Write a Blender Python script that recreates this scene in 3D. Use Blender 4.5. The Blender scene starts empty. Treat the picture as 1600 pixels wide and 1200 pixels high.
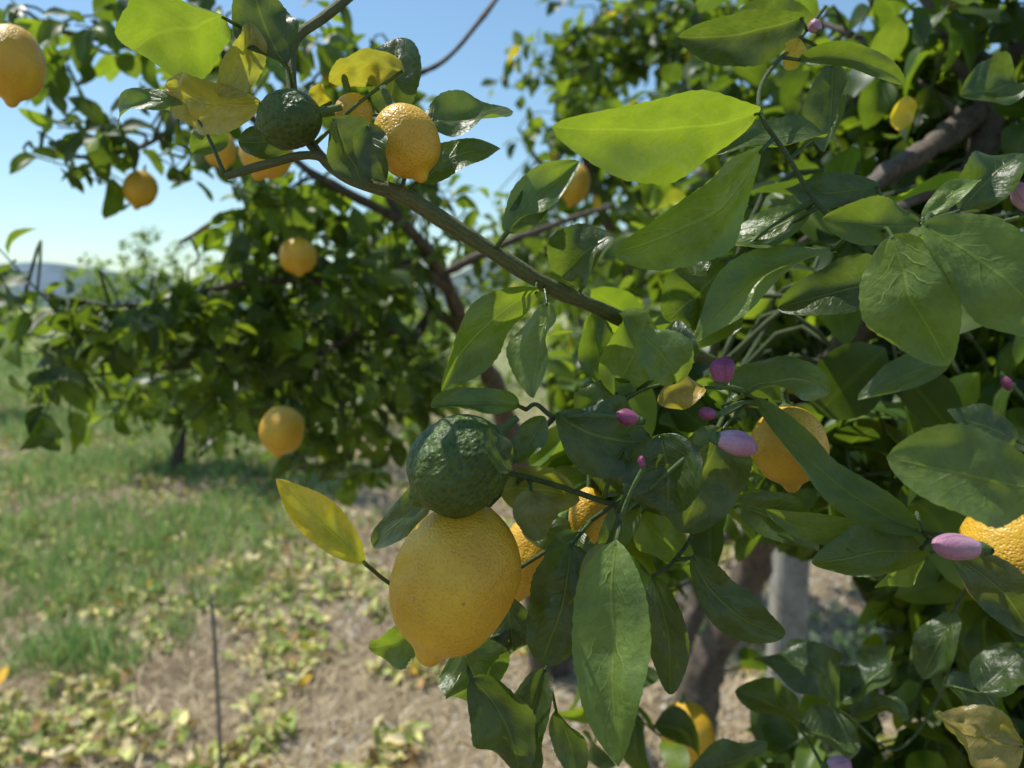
import bpy, math, random
import numpy as np
from mathutils import Vector, Matrix, noise
random.seed(7); rng=np.random.default_rng(11)
scene=bpy.context.scene
scene.view_settings.view_transform='Standard'; scene.view_settings.look='None'; scene.view_settings.exposure=0

# ------------------------------------------------------------ camera frame
CAMZ=1.5; PITCH=math.radians(5.5); F=1256.0
RT=np.array([1,0,0.]); FW=np.array([0,math.cos(PITCH),-math.sin(PITCH)]); UP=np.array([0,math.sin(PITCH),math.cos(PITCH)])
CAM=np.array([0,0,CAMZ])
def at(x,y,d):
    return CAM+FW*d+RT*((x-800)/F*d)+UP*((600-y)/F*d)
SUN=np.array([-0.36,0.20,0.86]); SUN/=np.linalg.norm(SUN)
def unit(v):
    v=np.asarray(v,float); return v/(np.linalg.norm(v,axis=-1,keepdims=True)+1e-12)

# ------------------------------------------------------------ node helpers
def newmat(name):
    m=bpy.data.materials.new(name); m.use_nodes=True; nt=m.node_tree; nt.nodes.clear()
    return m,nt,nt.nodes,nt.links
def nd(nt,typ,**kw):
    n=nt.nodes.new(typ)
    for k,v in kw.items(): setattr(n,k,v)
    return n
def math_(nt,op,a,b=None,c=None,clamp=False):
    n=nd(nt,'ShaderNodeMath',operation=op); n.use_clamp=clamp
    for i,v in enumerate((a,b,c)):
        if v is None: continue
        if isinstance(v,(int,float)): n.inputs[i].default_value=v
        else: nt.links.new(v,n.inputs[i])
    return n.outputs[0]
def mrange(nt,v,a,b,c,d):
    n=nd(nt,'ShaderNodeMapRange'); nt.links.new(v,n.inputs[0])
    for i,x in enumerate((a,b,c,d)): n.inputs[1+i].default_value=x
    return n.outputs[0]
def mixc(nt,fac,a,b,mode='MIX'):
    n=nd(nt,'ShaderNodeMix',data_type='RGBA',blend_type=mode)
    for s,v in ((n.inputs[0],fac),(n.inputs[6],a),(n.inputs[7],b)):
        if isinstance(v,(int,float)): s.default_value=v
        elif isinstance(v,tuple): s.default_value=(*v,1) if len(v)==3 else v
        else: nt.links.new(v,s)
    return n.outputs[2]
def noise_(nt,vec,scale,detail=4,rough=.55):
    n=nd(nt,'ShaderNodeTexNoise'); n.inputs['Scale'].default_value=scale; n.inputs['Detail'].default_value=detail; n.inputs['Roughness'].default_value=rough
    if vec is not None: nt.links.new(vec,n.inputs['Vector'])
    return n.outputs['Fac']
def bump_(nt,h,strength,dist,normal=None):
    n=nd(nt,'ShaderNodeBump'); n.inputs['Strength'].default_value=strength; n.inputs['Distance'].default_value=dist
    nt.links.new(h,n.inputs['Height'])
    if normal: nt.links.new(normal,n.inputs['Normal'])
    return n.outputs[0]
def principled(nt,col,rough,normal=None,**kw):
    p=nd(nt,'ShaderNodeBsdfPrincipled')
    if isinstance(col,tuple): p.inputs['Base Color'].default_value=(*col,1)
    else: nt.links.new(col,p.inputs['Base Color'])
    if isinstance(rough,(int,float)): p.inputs['Roughness'].default_value=rough
    else: nt.links.new(rough,p.inputs['Roughness'])
    if normal: nt.links.new(normal,p.inputs['Normal'])
    for k,v in kw.items(): p.inputs[k].default_value=v
    return p.outputs[0]
def out(nt,s):
    o=nd(nt,'ShaderNodeOutputMaterial'); nt.links.new(s,o.inputs[0])

def leaf_material(name,rough=.38,trans=.42,spec=.5,detail=True):
    m,nt,_,lk=newmat(name)
    tint=nd(nt,'ShaderNodeAttribute',attribute_name='tint').outputs['Color']
    uv=nd(nt,'ShaderNodeAttribute',attribute_name='leaf_uv').outputs['Vector']
    sp=nd(nt,'ShaderNodeSeparateXYZ'); lk.new(uv,sp.inputs[0]); t,v,r=sp.outputs
    av=math_(nt,'ABSOLUTE',v)
    tc=nd(nt,'ShaderNodeTexCoord').outputs['Object']
    if detail: 
        n1=noise_(nt,tc,38,3); n2=noise_(nt,tc,420,3,.65)
        mid=mrange(nt,av,.015,.065,1,0)
        col=mixc(nt,mrange(nt,n1,.3,.7,0,1),mixc(nt,1.0,tint,(.58,.68,.8),'MULTIPLY'),mixc(nt,1.0,tint,(1.35,1.25,1.0),'MULTIPLY'))
        x=math_(nt,'SUBTRACT',math_(nt,'MULTIPLY',t,9.0),math_(nt,'MULTIPLY',av,2.6))
        x=math_(nt,'ADD',x,math_(nt,'MULTIPLY',n1,2.6))
        fr=math_(nt,'ABSOLUTE',math_(nt,'SUBTRACT',math_(nt,'FRACT',x),.5))
        side=mrange(nt,fr,0,.10,1,0)
        side=math_(nt,'MULTIPLY',side,mrange(nt,av,.3,.95,.34,0))
        vein=math_(nt,'MAXIMUM',mid,side)
        fine=mrange(nt,n2,.35,.7,0,1)
        col=mixc(nt,math_(nt,'MULTIPLY',fine,.35),col,mixc(nt,1.0,col,(.5,.58,.55),'MULTIPLY'))
        n3=noise_(nt,tc,110,5,.75); spot=mrange(nt,n3,.65,.70,0,.65)
        dust=mrange(nt,n3,.30,.60,.13,0)
        col=mixc(nt,dust,col,(.26,.27,.17))
        col=mixc(nt,spot,col,(.17,.12,.045))
        h=math_(nt,'ADD',math_(nt,'MULTIPLY',vein,-.6),math_(nt,'MULTIPLY',n2,.5))
        h=math_(nt,'ADD',h,math_(nt,'MULTIPLY',n1,5.0))
        nrm=bump_(nt,h,.7,.0014)
        ro=mrange(nt,n3,.35,.65,rough+.12,rough-.06); vf=.8
    else:
        mid=mrange(nt,av,.02,.12,1,0)
        n1=noise_(nt,tc,30,2)
        col=mixc(nt,mrange(nt,n1,.35,.65,0,1),mixc(nt,1.0,tint,(.65,.72,.8),'MULTIPLY'),mixc(nt,1.0,tint,(1.25,1.2,1.0),'MULTIPLY'))
        vein=math_(nt,'MULTIPLY',mid,.6); nrm=None; ro=mrange(nt,n1,.35,.65,rough+.08,rough-.02); vf=.6
    vc=mixc(nt,.4,mixc(nt,1.0,col,(1.8,1.7,1.4),'MULTIPLY'),(.17,.22,.06))
    col=mixc(nt,math_(nt,'MULTIPLY',vein,vf),col,vc)
    p=principled(nt,col,ro,nrm); 
    p.node.inputs['Specular IOR Level'].default_value=spec
    g=nd(nt,'ShaderNodeGamma'); lk.new(col,g.inputs[0]); g.inputs[1].default_value=.54
    tcx=mixc(nt,1.0,g.outputs[0],(1.04,1.12,.20),'MULTIPLY')
    tr=nd(nt,'ShaderNodeBsdfTranslucent'); lk.new(tcx,tr.inputs[0])
    mx=nd(nt,'ShaderNodeMixShader'); mx.inputs[0].default_value=trans
    lk.new(p,mx.inputs[1]); lk.new(tr.outputs[0],mx.inputs[2]); out(nt,mx.outputs[0])
    return m
M_LEAF=leaf_material('leaf_surface',.34,.40,.75)
M_LEAFMATTE=leaf_material('leaf_surface_matte',.46,.34,.5)
M_CROWN=leaf_material('crown_leaf_surface',.42,.43,.5,False)
M_LITTER=leaf_material('litter_leaf_surface',.7,.12,.2,False)

def bark_material(name,c1,c2,scale=40,stripe=False):
    m,nt,_,lk=newmat(name)
    tc=nd(nt,'ShaderNodeTexCoord').outputs['Object']
    n1=noise_(nt,tc,scale,5,.65); n2=noise_(nt,tc,scale*6,3,.7)
    f=math_(nt,'MULTIPLY_ADD',n2,.5,math_(nt,'MULTIPLY',n1,.6))
    col=mixc(nt,mrange(nt,f,.38,.72,0,1),c1,c2)
    h=f
    if stripe:
        uv=nd(nt,'ShaderNodeAttribute',attribute_name='leaf_uv').outputs['Vector']
        sp=nd(nt,'ShaderNodeSeparateXYZ'); lk.new(uv,sp.inputs[0])
        ph=math_(nt,'ADD',math_(nt,'MULTIPLY',sp.outputs[1],6.283*9),math_(nt,'MULTIPLY',n1,14))
        s=math_(nt,'SINE',ph); s=mrange(nt,s,.3,1,0,1)
        col=mixc(nt,math_(nt,'MULTIPLY',s,.5),col,(.20,.19,.075))
        h=math_(nt,'ADD',f,math_(nt,'MULTIPLY',s,.25))
    out(nt,principled(nt,col,.75,bump_(nt,h,1.0,.003 if not stripe else .0015)))
    return m
M_BARK=bark_material('bark',(.026,.020,.015),(.18,.135,.098),34)
M_BRANCH=bark_material('young_bark',(.05,.065,.018),(.14,.145,.045),90,True)
M_TWIG=bark_material('green_twig',(.045,.07,.018),(.09,.12,.035),120)

def lemon_material(name,c1,c2,c3,pore=620,bumpd=.0006,rough=.42,lump=0.,spec=.5):
    m,nt,_,lk=newmat(name)
    tc=nd(nt,'ShaderNodeTexCoord').outputs['Object']
    n1=noise_(nt,tc,28,3); n2=noise_(nt,tc,160,5,.75); n5=noise_(nt,tc,70,2)
    vo=nd(nt,'ShaderNodeTexVoronoi',feature='SMOOTH_F1'); vo.inputs['Scale'].default_value=pore; lk.new(tc,vo.inputs['Vector'])
    col=mixc(nt,mrange(nt,n1,.3,.7,0,1),c1,c2)
    col=mixc(nt,mrange(nt,vo.outputs['Distance'],.05,.35,.45,0),col,mixc(nt,1.0,col,(.7,.60,.5),'MULTIPLY'))
    col=mixc(nt,mrange(nt,n5,.5,.75,0,.25),col,mixc(nt,1.0,col,(.8,.7,.6),'MULTIPLY'))
    col=mixc(nt,mrange(nt,n2,.64,.71,0,.75),col,c3)
    h=math_(nt,'ADD',math_(nt,'MULTIPLY',mrange(nt,vo.outputs['Distance'],0,.5,0,1),mrange(nt,n5,.35,.65,.5,1.1)),math_(nt,'MULTIPLY',n1,3.0))
    h=math_(nt,'ADD',h,math_(nt,'MULTIPLY',n5,1.4))
    if lump:
        v2=nd(nt,'ShaderNodeTexVoronoi',feature='SMOOTH_F1'); v2.inputs['Scale'].default_value=360; lk.new(tc,v2.inputs['Vector'])
        h=math_(nt,'ADD',math_(nt,'MULTIPLY',h,.5),math_(nt,'MULTIPLY',v2.outputs['Distance'],-lump))
        col=mixc(nt,mrange(nt,v2.outputs['Distance'],.2,.6,0,.4),col,c3)
        col=mixc(nt,mrange(nt,noise_(nt,tc,60,3),.48,.62,0,.5),col,c3)
    p=principled(nt,col,rough,bump_(nt,h,.9,bumpd)); p.node.inputs['Specular IOR Level'].default_value=spec
    out(nt,p); return m
M_LEMON=lemon_material('lemon_skin',(.62,.33,.020),(.77,.46,.030),(.32,.16,.04),740,.0005,.40)
M_GREEN=lemon_material('green_lemon_skin',(.036,.064,.009),(.060,.100,.013),(.100,.150,.024),800,.0008,.48,2.0,.4)

def bud_material(name,c1,c2,c3):
    m,nt,_,lk=newmat(name)
    uv=nd(nt,'ShaderNodeAttribute',attribute_name='leaf_uv').outputs['Vector']
    sp=nd(nt,'ShaderNodeSeparateXYZ'); lk.new(uv,sp.inputs[0]); t=sp.outputs[0]
    tc=nd(nt,'ShaderNodeTexCoord').outputs['Object']
    n1=noise_(nt,tc,300,3); n2=noise_(nt,tc,900,3)
    col=mixc(nt,mrange(nt,math_(nt,'ADD',t,math_(nt,'MULTIPLY',n1,.8)),.4,1.3,0,1),c1,c2)
    s=math_(nt,'ABSOLUTE',math_(nt,'SINE',math_(nt,'MULTIPLY',math_(nt,'ADD',sp.outputs[1],math_(nt,'MULTIPLY',t,.10)),math.pi*3)))
    col=mixc(nt,mrange(nt,s,0,.15,.5,0),col,c3)
    col=mixc(nt,mrange(nt,n2,.5,.7,0,.4),col,c3)
    out(nt,principled(nt,col,.5,bump_(nt,math_(nt,'ADD',mrange(nt,s,0,.2,0,1),n2),.6,.0005))); return m
M_BUDP=bud_material('purple_petal',(.36,.10,.20),(.20,.03,.10),(.10,.02,.06))
M_BUDL=bud_material('pink_petal',(.50,.31,.38),(.38,.16,.26),(.26,.10,.19))
M_CALYX=bark_material('calyx_green',(.08,.14,.03),(.14,.22,.06),200)

# ------------------------------------------------------------ mesh helpers
def link(o): bpy.context.collection.objects.link(o); return o
def mesh_obj(name,V,Fc,mat,tint=None,uv=None,smooth=True,parent=None,origin=None,**props):
    V=np.asarray(V,float)
    if origin is not None: V=V-np.asarray(origin)
    me=bpy.data.meshes.new(name)
    if isinstance(Fc,np.ndarray):
        k=Fc.shape[1]; nf=len(Fc)
        me.vertices.add(len(V)); me.vertices.foreach_set('co',V.astype(np.float32).ravel())
        me.loops.add(nf*k); me.loops.foreach_set('vertex_index',Fc.astype(np.int32).ravel())
        me.polygons.add(nf); me.polygons.foreach_set('loop_start',(np.arange(nf)*k).astype(np.int32))
        try: me.polygons.foreach_set('loop_total',np.full(nf,k,np.int32))
        except Exception: pass
        me.update(calc_edges=True); me.validate()
    else:
        me.from_pydata(V.tolist(),[],Fc); me.update()
    if len(me.vertices)==len(V):
        if tint is not None:
            a=me.attributes.new('tint','FLOAT_COLOR','POINT'); tt=np.ones((len(V),4),np.float32); tt[:,:3]=tint; a.data.foreach_set('color',tt.ravel())
        if uv is not None:
            a=me.attributes.new('leaf_uv','FLOAT_VECTOR','POINT'); a.data.foreach_set('vector',np.asarray(uv,np.float32).ravel())
    me.polygons.foreach_set('use_smooth',np.full(len(me.polygons),smooth)); 
    me.materials.append(mat)
    o=link(bpy.data.objects.new(name,me))
    if origin is not None: o.location=Vector(origin)
    if parent is not None:
        o.parent=parent; o.matrix_parent_inverse=Matrix.Translation(-parent.location)
    for k,v in props.items(): o[k]=v
    return o
def empty(name,loc,**props):
    o=link(bpy.data.objects.new(name,None)); o.location=Vector(loc); o.empty_display_size=.05
    for k,v in props.items(): o[k]=v
    return o

def catmull(P,R,sub):
    P=np.asarray(P,float); R=np.asarray(R,float)
    if len(P)==2 : 
        t=np.linspace(0,1,sub+1)[:,None]; return P[0]*(1-t)+P[1]*t, R[0]*(1-t[:,0])+R[1]*t[:,0]
    Q=np.vstack([2*P[0]-P[1],P,2*P[-1]-P[-2]]); o=[];r=[]
    for i in range(len(P)-1):
        p0,p1,p2,p3=Q[i:i+4]
        for k in range(sub):
            t=k/sub
            o.append(.5*((2*p1)+(-p0+p2)*t+(2*p0-5*p1+4*p2-p3)*t*t+(-p0+3*p1-3*p2+p3)*t**3)); r.append(R[i]*(1-t)+R[i+1]*t)
    o.append(P[-1]); r.append(R[-1]); return np.array(o),np.array(r)
class Geo:
    def __init__(s): s.V=[];s.F=[];s.U=[];s.n=0
    def add(s,V,Fc,U=None):
        V=np.asarray(V); s.V.append(V); s.F.append(np.asarray(Fc)+s.n); s.n+=len(V)
        s.U.append(U if U is not None else np.zeros((len(V),3)))
    def arrays(s): return np.vstack(s.V),np.vstack(s.F),np.vstack(s.U)
def tube(P,R,sides=8,sub=4,rough=0.,smooth=True):
    C,r=catmull(P,R,sub) if smooth else (np.asarray(P,float),np.asarray(R,float))
    n=len(C); T=unit(np.gradient(C,axis=0)); 
    ref=np.array([0,0,1.]) if abs(T[0][2])<.9 else np.array([1.,0,0]); 
    N=unit(np.cross(T[0],ref)); V=[];U=[]
    ang=np.arange(sides)*2*math.pi/sides
    for i in range(n):
        N=unit(N-T[i]*np.dot(N,T[i])); B=np.cross(T[i],N)
        rr=np.full(sides,r[i])
        if rough: 
            rr=rr*(1+rough*np.array([noise.noise(Vector(C[i]*14+np.array([math.cos(a),math.sin(a),0])*1.3)) for a in ang]))
            if r[i]<.02: rr=rr*(1+rough*.9*noise.noise(Vector(C[i]*60)))
        V.append(C[i]+rr[:,None]*(np.cos(ang)[:,None]*N+np.sin(ang)[:,None]*B))
        U.append(np.stack([np.full(sides,i/n),np.arange(sides)/sides,np.zeros(sides)],1))
    V=np.vstack(V);U=np.vstack(U); Fc=[]
    for i in range(n-1):
        for j in range(sides):
            k=(j+1)%sides; Fc.append((i*sides+j,i*sides+k,(i+1)*sides+k,(i+1)*sides+j))
    c0=len(V); V=np.vstack([V,C[0][None],C[-1][None]]); U=np.vstack([U,[[0,0,0]],[[1,0,0]]])
    for j in range(0,sides,2):
        a,b,c=j,(j+1)%sides,(j+2)%sides
        Fc.append((c0,c,b,a)); e=(n-1)*sides; Fc.append((c0+1,e+a,e+b,e+c))
    return V,np.array(Fc),U

def wprof(t,a=.95,p=.8):
    return np.sin(np.pi*np.clip(t,0,1)**a)**p
def leaf_batch(O,A,N,L,W,curl,fold,tint,nt=8,vs=(-1,-.5,0,.5,1)):
    n=len(O); t=np.linspace(0,1,nt); v=np.array(vs); nv=len(v)
    A=unit(A); N=unit(N-A*np.sum(A*N,1)[:,None]); S=np.cross(N,A)
    k=np.where(np.abs(curl)<1e-3,1e-3,curl)[:,None,None]
    T=t[None,:,None]; Vv=v[None,None,:]
    w=wprof(t,.85,.68)[None,:,None]*(W/2)[:,None,None]
    al=L[:,None,None]*np.sin(k*T)/k+0*Vv
    up=-L[:,None,None]*(1-np.cos(k*T))/k+0*Vv
    ph=rng.uniform(0,6.3,n)[:,None,None]
    up=up+fold[:,None,None]*np.abs(Vv)*w+.28*w*np.sin(6*T+ph)*Vv
    ac=Vv*w+.07*L[:,None,None]*np.sin(ph*3)*np.sin(T*3.1)
    P=O[:,None,None,:]+al[...,None]*A[:,None,None,:]+up[...,None]*N[:,None,None,:]+ac[...,None]*S[:,None,None,:]
    P=P.reshape(-1,3); m=nt*nv
    f=[]
    for i in range(nt-1):
        for j in range(nv-1): f.append((i*nv+j,i*nv+j+1,(i+1)*nv+j+1,(i+1)*nv+j))
    f=np.array(f); Fc=(f[None]+(np.arange(n)*m)[:,None,None]).reshape(-1,4)
    uv=np.zeros((n,nt,nv,3)); uv[...,0]=T; uv[...,1]=Vv; uv[...,2]=rng.random(n)[:,None,None]
    tt=np.repeat(tint,m,axis=0)
    return P,Fc,uv.reshape(-1,3),tt

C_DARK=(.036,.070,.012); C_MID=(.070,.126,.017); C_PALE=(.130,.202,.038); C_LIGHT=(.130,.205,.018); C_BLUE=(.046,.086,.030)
C_YEL=(.78,.50,.02); C_ORG=(.70,.38,.03); C_OLV=(.20,.20,.035); C_YG=(.30,.34,.03); C_TAN=(.52,.34,.07)
# open gaps kept free of leaves so the limbs and post show (segment, radius px, max depth)
GAPS=[((1255,600),(1395,475),36,1.2),((1385,272),(1530,195),30,1.08),((1218,880),(1222,990),36,2.6),((1120,930),(1105,1080),42,2.3),((1040,985),(1040,1080),26,3.),((1280,900),(1330,990),36,3.),
      ((745,60),(800,290),55,1.5),((860,520),(760,700),30,1.4)]
def gap_mask(P):
    P=np.asarray(P); r=P-CAM; d=r@FW; x=800+F*(r@RT)/d; y=600-F*(r@UP)/d
    bad=np.zeros(len(P),bool)
    for a,b,rad,dm in GAPS:
        a=np.array(a,float);b=np.array(b,float); ab=b-a; q=np.stack([x,y],1)-a
        t=np.clip(q@ab/(ab@ab),0,1); dd=np.linalg.norm(q-t[:,None]*ab,axis=1); bad|=(dd<rad)&(d<dm)&(d>0)
    return bad
def crown(root,blobs,limbs,palette,seed,leafL=(.06,.095),maxd=.2,gaps=False):
    """blobs: (px,py,depth,rx_px,ry_px,rd_m,ntwigs)"""
    r=np.random.default_rng(seed)
    SK=np.vstack([catmull(P,np.ones(len(P)),6)[0] for P in limbs])
    Os=[];As=[];Ns=[];Ls=[]; tw=Geo()
    for (px,py,d,rx,ry,rd,nt_) in blobs:
        c=at(px,py,d); sx=rx/F*d; sz=ry/F*d
        for _ in range(nt_):
            q=unit(r.normal(size=3))*r.random()**.45
            p=c+q*np.array([sx,rd,sz])
            if p[2]<.25: continue
            dirn=unit(q*np.array([1,1,.6])+r.normal(size=3)*.55+np.array([0,0,-.05]))
            ln=r.uniform(.10,.2); k=r.integers(5,10); sc=1.
            if d<.7: ln*=.45; sc=.45
            s=p-dirn*ln*.5; e=p+dirn*ln*.5+np.array([0,0,-.02])*sc
            if gaps and gap_mask([p,s,e]).sum()>0: continue
            j=np.argmin(np.sum((SK-s)**2,1)); near=SK[j]
            dist=np.linalg.norm(near-s)
            mid=(near+s)/2+(np.array([0,0,.03])+r.normal(size=3)*.03)*min(1,dist/.15)*sc
            pts=[near,mid,s,e] if dist<maxd*sc else [s,(s+e)/2+np.array([0,0,.005]),e]
            V,Fc,U=tube(pts,np.array([.0034,.0027,.0020,.0011][-len(pts):])*(.6 if sc<1 else 1),6,6 if sc<1 else 3)
            tw.add(V,Fc,U)
            side=unit(np.cross(dirn,r.normal(size=3))); b2=np.cross(dirn,side)
            for i in range(k):
                t=.05+.95*i/(k-1); a=i*2.4
                rad=side*math.cos(a)+b2*math.sin(a)
                ax=unit(rad*(1.0 if i<k-1 else .2)+dirn*.75+r.normal(size=3)*.25+np.array([0,0,-.15]))
                Os.append(s*(1-t)+e*t+ax*.006*sc); As.append(ax)
                nn=np.array([0,0,1.])*.9+r.normal(size=3)*.5+dirn*.2
                Ns.append(nn); Ls.append(r.uniform(*leafL)*(0.75+.25*math.sin(3*t))*(.8 if sc<1 else 1))
    Os=np.array(Os);As=np.array(As);Ns=np.array(Ns);Ls=np.array(Ls)
    if gaps:
        k=~(gap_mask(Os+unit(As)*Ls[:,None]*.9)|gap_mask(Os+unit(As)*Ls[:,None]*.5)); Os,As,Ns,Ls=Os[k],As[k],Ns[k],Ls[k]
    n=len(Os)
    pal=np.array([p[0] for p in palette]); pw=np.array([p[1] for p in palette],float); pw/=pw.sum()
    tint=pal[r.choice(len(pal),n,p=pw)]*r.uniform(.6,1.35,(n,1))
    P,Fc,uv,tt=leaf_batch(Os,As,Ns,Ls,Ls*r.uniform(.40,.60,n),r.uniform(.0,1.7,n),r.uniform(-.1,.7,n),tint,10 if gaps else 7)
    mesh_obj('crown',P,Fc,M_CROWN,tt,uv,parent=root,kind='stuff')
    if tw.n:
        V,Fc,U=tw.arrays(); mesh_obj('twigs',V,Fc,M_TWIG,uv=U,parent=root,kind='stuff')
    return n

# ------------------------------------------------------------ sky / world / sun
w=bpy.data.worlds.new('World'); scene.world=w; w.use_nodes=True; wn=w.node_tree; wn.nodes.clear()
sky=wn.nodes.new('ShaderNodeTexSky'); sky.sky_type='NISHITA'; sky.sun_disc=False
el=math.asin(SUN[2]); sky.sun_elevation=el; sky.sun_rotation=math.atan2(SUN[0],SUN[1]); sky.air_density=1.15; sky.dust_density=.35; sky.ozone_density=2.0
bg=wn.nodes.new('ShaderNodeBackground'); bg.inputs[1].default_value=.108; wo=wn.nodes.new('ShaderNodeOutputWorld')
gn=wn.nodes.new('ShaderNodeMix'); gn.data_type='RGBA'; gn.blend_type='MULTIPLY'; gn.inputs[0].default_value=1; gn.inputs[7].default_value=(1.18,1.36,1.38,1)
wn.links.new(sky.outputs[0],gn.inputs[6]); wn.links.new(gn.outputs[2],bg.inputs[0]); wn.links.new(bg.outputs[0],wo.inputs[0])
sl=bpy.data.lights.new('sun','SUN'); sl.energy=5.0; sl.angle=math.radians(.53); sl.color=(1,.965,.88)
so=link(bpy.data.objects.new('sun',sl)); so.rotation_euler=Vector(-SUN).to_track_quat('-Z','Y').to_euler(); so.location=(0,0,20)

# ------------------------------------------------------------ ground
def gz(x,y): return .05*noise.noise(Vector((x*.5,y*.5,0)))+.03*noise.noise(Vector((x*3,y*3,4)))
gs=np.sinh(np.linspace(-6.2,6.2,260)); gs=gs/gs.max()*900
gv=np.array([(x,y+3,gz(x,y+3)) for y in gs for x in gs]); n=len(gs)
ii,jj=np.meshgrid(np.arange(n-1),np.arange(n-1),indexing='ij'); a=(ii*n+jj).ravel(); gf=np.stack([a,a+1,a+n+1,a+n],1)
m,nt,_,lk=newmat('dry_soil_and_straw')
tc=nd(nt,'ShaderNodeTexCoord').outputs['Object']
n1=noise_(nt,tc,1.1,4); n2=noise_(nt,tc,14,6,.7); n3=noise_(nt,tc,90,5,.75); n4=noise_(nt,tc,.35,4,.6)
c=mixc(nt,mrange(nt,n3,.36,.62,0,1),(.23,.145,.085),(.70,.54,.34))
c=mixc(nt,mrange(nt,n2,.44,.58,0,.75),c,(.72,.58,.37))
c=mixc(nt,mrange(nt,n1,.47,.60,0,.65),c,(.31,.20,.125))
sx=nd(nt,'ShaderNodeSeparateXYZ'); lk.new(tc,sx.inputs[0])
far=mrange(nt,sx.outputs[1],6,13,0,.85)
c=mixc(nt,math_(nt,'MULTIPLY',far,mrange(nt,n4,.35,.55,.45,1)),c,(.32,.38,.12))
out(nt,principled(nt,c,.95,bump_(nt,math_(nt,'ADD',n3,n2),1.0,.05)))
mesh_obj('ground',gv,gf,m,kind='structure',label='dry sunlit orchard soil covered with straw and litter')

def hill(pts,y,col,label):
    V=[];Fc=[]
    for i,(x,h) in enumerate(pts):
        V+= [(x,y,-3),(x,y+30,h),(x,y+160,h*.9),(x,y+320,-3)]
    for i in range(len(pts)-1):
        for k in range(3): Fc.append((i*4+k,(i+1)*4+k,(i+1)*4+k+1,i*4+k+1))
    m,nt,_,_=newmat('hillside_haze_tint'); tc=nd(nt,'ShaderNodeTexCoord').outputs['Object']  # aerial haze is put into the hill's base colour
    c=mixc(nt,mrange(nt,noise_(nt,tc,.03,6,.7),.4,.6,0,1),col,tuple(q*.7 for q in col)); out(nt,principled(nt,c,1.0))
    mesh_obj('hill',V,Fc,m,kind='structure',label=label)
hill([(x,max(0,34*math.exp(-((x+400)/90)**2)+14*math.exp(-((x+250)/60)**2)+3*math.sin(x*.05)+5)) for x in range(-900,-100,12)],620,(.15,.21,.27),'low hill on the horizon with haze painted in blue')
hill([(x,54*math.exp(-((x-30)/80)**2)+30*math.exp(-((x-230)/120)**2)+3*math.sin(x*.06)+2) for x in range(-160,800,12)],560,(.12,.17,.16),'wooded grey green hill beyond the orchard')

def blades(name,X,Y,H,wid,tint,lean,label,mat):
    n=len(X); Z=np.array([gz(x,y) for x,y in zip(X,Y)])-.004
    B=np.stack([X,Y,Z],1); a=rng.uniform(0,6.283,n); s=np.stack([np.cos(a),np.sin(a),0*a],1)
    b=rng.uniform(0,6.283,n); l=np.stack([np.cos(b),np.sin(b),0*b],1)*(lean*H)[:,None]
    up=np.array([0,0,1.]); hh=(H*np.sqrt(np.clip(1-lean**2,.02,1)))[:,None]*up
    P=np.stack([B-s*wid[:,None],B+s*wid[:,None],B+hh*.6+l*.35+s*wid[:,None]*.8,B+hh*.6+l*.35-s*wid[:,None]*.8,B+hh+l+s*.0004,B+hh+l-s*.0004],1).reshape(-1,3)
    f=np.array([[0,1,2,3],[3,2,4,5]]); Fc=(f[None]+(np.arange(n)*6)[:,None,None]).reshape(-1,4)
    return mesh_obj(name,P,Fc,mat,np.repeat(tint,6,axis=0),kind='stuff',label=label,category='grass')
def blade_mat(name,tr_):
    m,nt,_,lk=newmat(name); tn=nd(nt,'ShaderNodeAttribute',attribute_name='tint').outputs['Color']
    p=principled(nt,tn,.4); tr=nd(nt,'ShaderNodeBsdfTranslucent'); lk.new(tn,tr.inputs[0]); mx=nd(nt,'ShaderNodeMixShader'); mx.inputs[0].default_value=tr_
    lk.new(p,mx.inputs[1]); lk.new(tr.outputs[0],mx.inputs[2]); out(nt,mx.outputs[0]); return m
M_GRASS=blade_mat('grass_blade',.45); M_STRAW=blade_mat('straw_blade',.3)
def scatter(n,y0,y1,half=.75,pw=1.6,off=0):
    Y=y0+(y1-y0)*rng.random(n)**pw; X=rng.uniform(-half,half,n)*Y+off; return X,Y
def nz(X,Y,s,o=0): return np.array([noise.noise(Vector((x*s,y*s,o))) for x,y in zip(X,Y)])
X,Y=scatter(220000,2.3,24)
g=.9*nz(X,Y,.9)+1.0*nz(X,Y,2.6,7)+.8*nz(X,Y,8,2)
band=np.clip((-(X+.90+.12*Y))/.7,-1.2,1)*.45+np.clip((Y-3.9)/1.0,-1.8,.45)*.55
k=(g+band)>.30; Xg,Yg,gg=X[k],Y[k],(g+band)[k]; ng=len(Xg)
H=rng.uniform(.05,.20,ng)*np.clip(.30+gg*.85,.3,1.3)
mixt=rng.random((ng,1))**1.8
tg=(np.array([.19,.37,.09])*(1-mixt*.7)+np.array([.62,.54,.24])*mixt*.7)*rng.uniform(.55,1.4,(ng,1))
blades('grass',Xg,Yg,H,rng.uniform(.0015,.004,ng)*(1+Yg*.12),tg,rng.uniform(.1,.9,ng),'sunlit yellow green grass growing in patches between orchard rows',M_GRASS)
X,Y=scatter(120000,2.2,18,.75,1.4); ns=len(X)
ts=np.array([.82,.66,.40])*rng.uniform(.4,1.15,(ns,1)); 
blades('dry_straw',X,Y,rng.uniform(.03,.14,ns),rng.uniform(.001,.003,ns)*(1+Y*.08),ts,rng.uniform(.85,.995,ns),'dry straw lying flat over the bare soil',M_STRAW)
X,Y=scatter(38000,2.2,13,.7,1.3); g=1.2*nz(X,Y,1.3,3)+.9*nz(X,Y,4,9); k=g>.04; X,Y=X[k],Y[k]; n=len(X)
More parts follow.
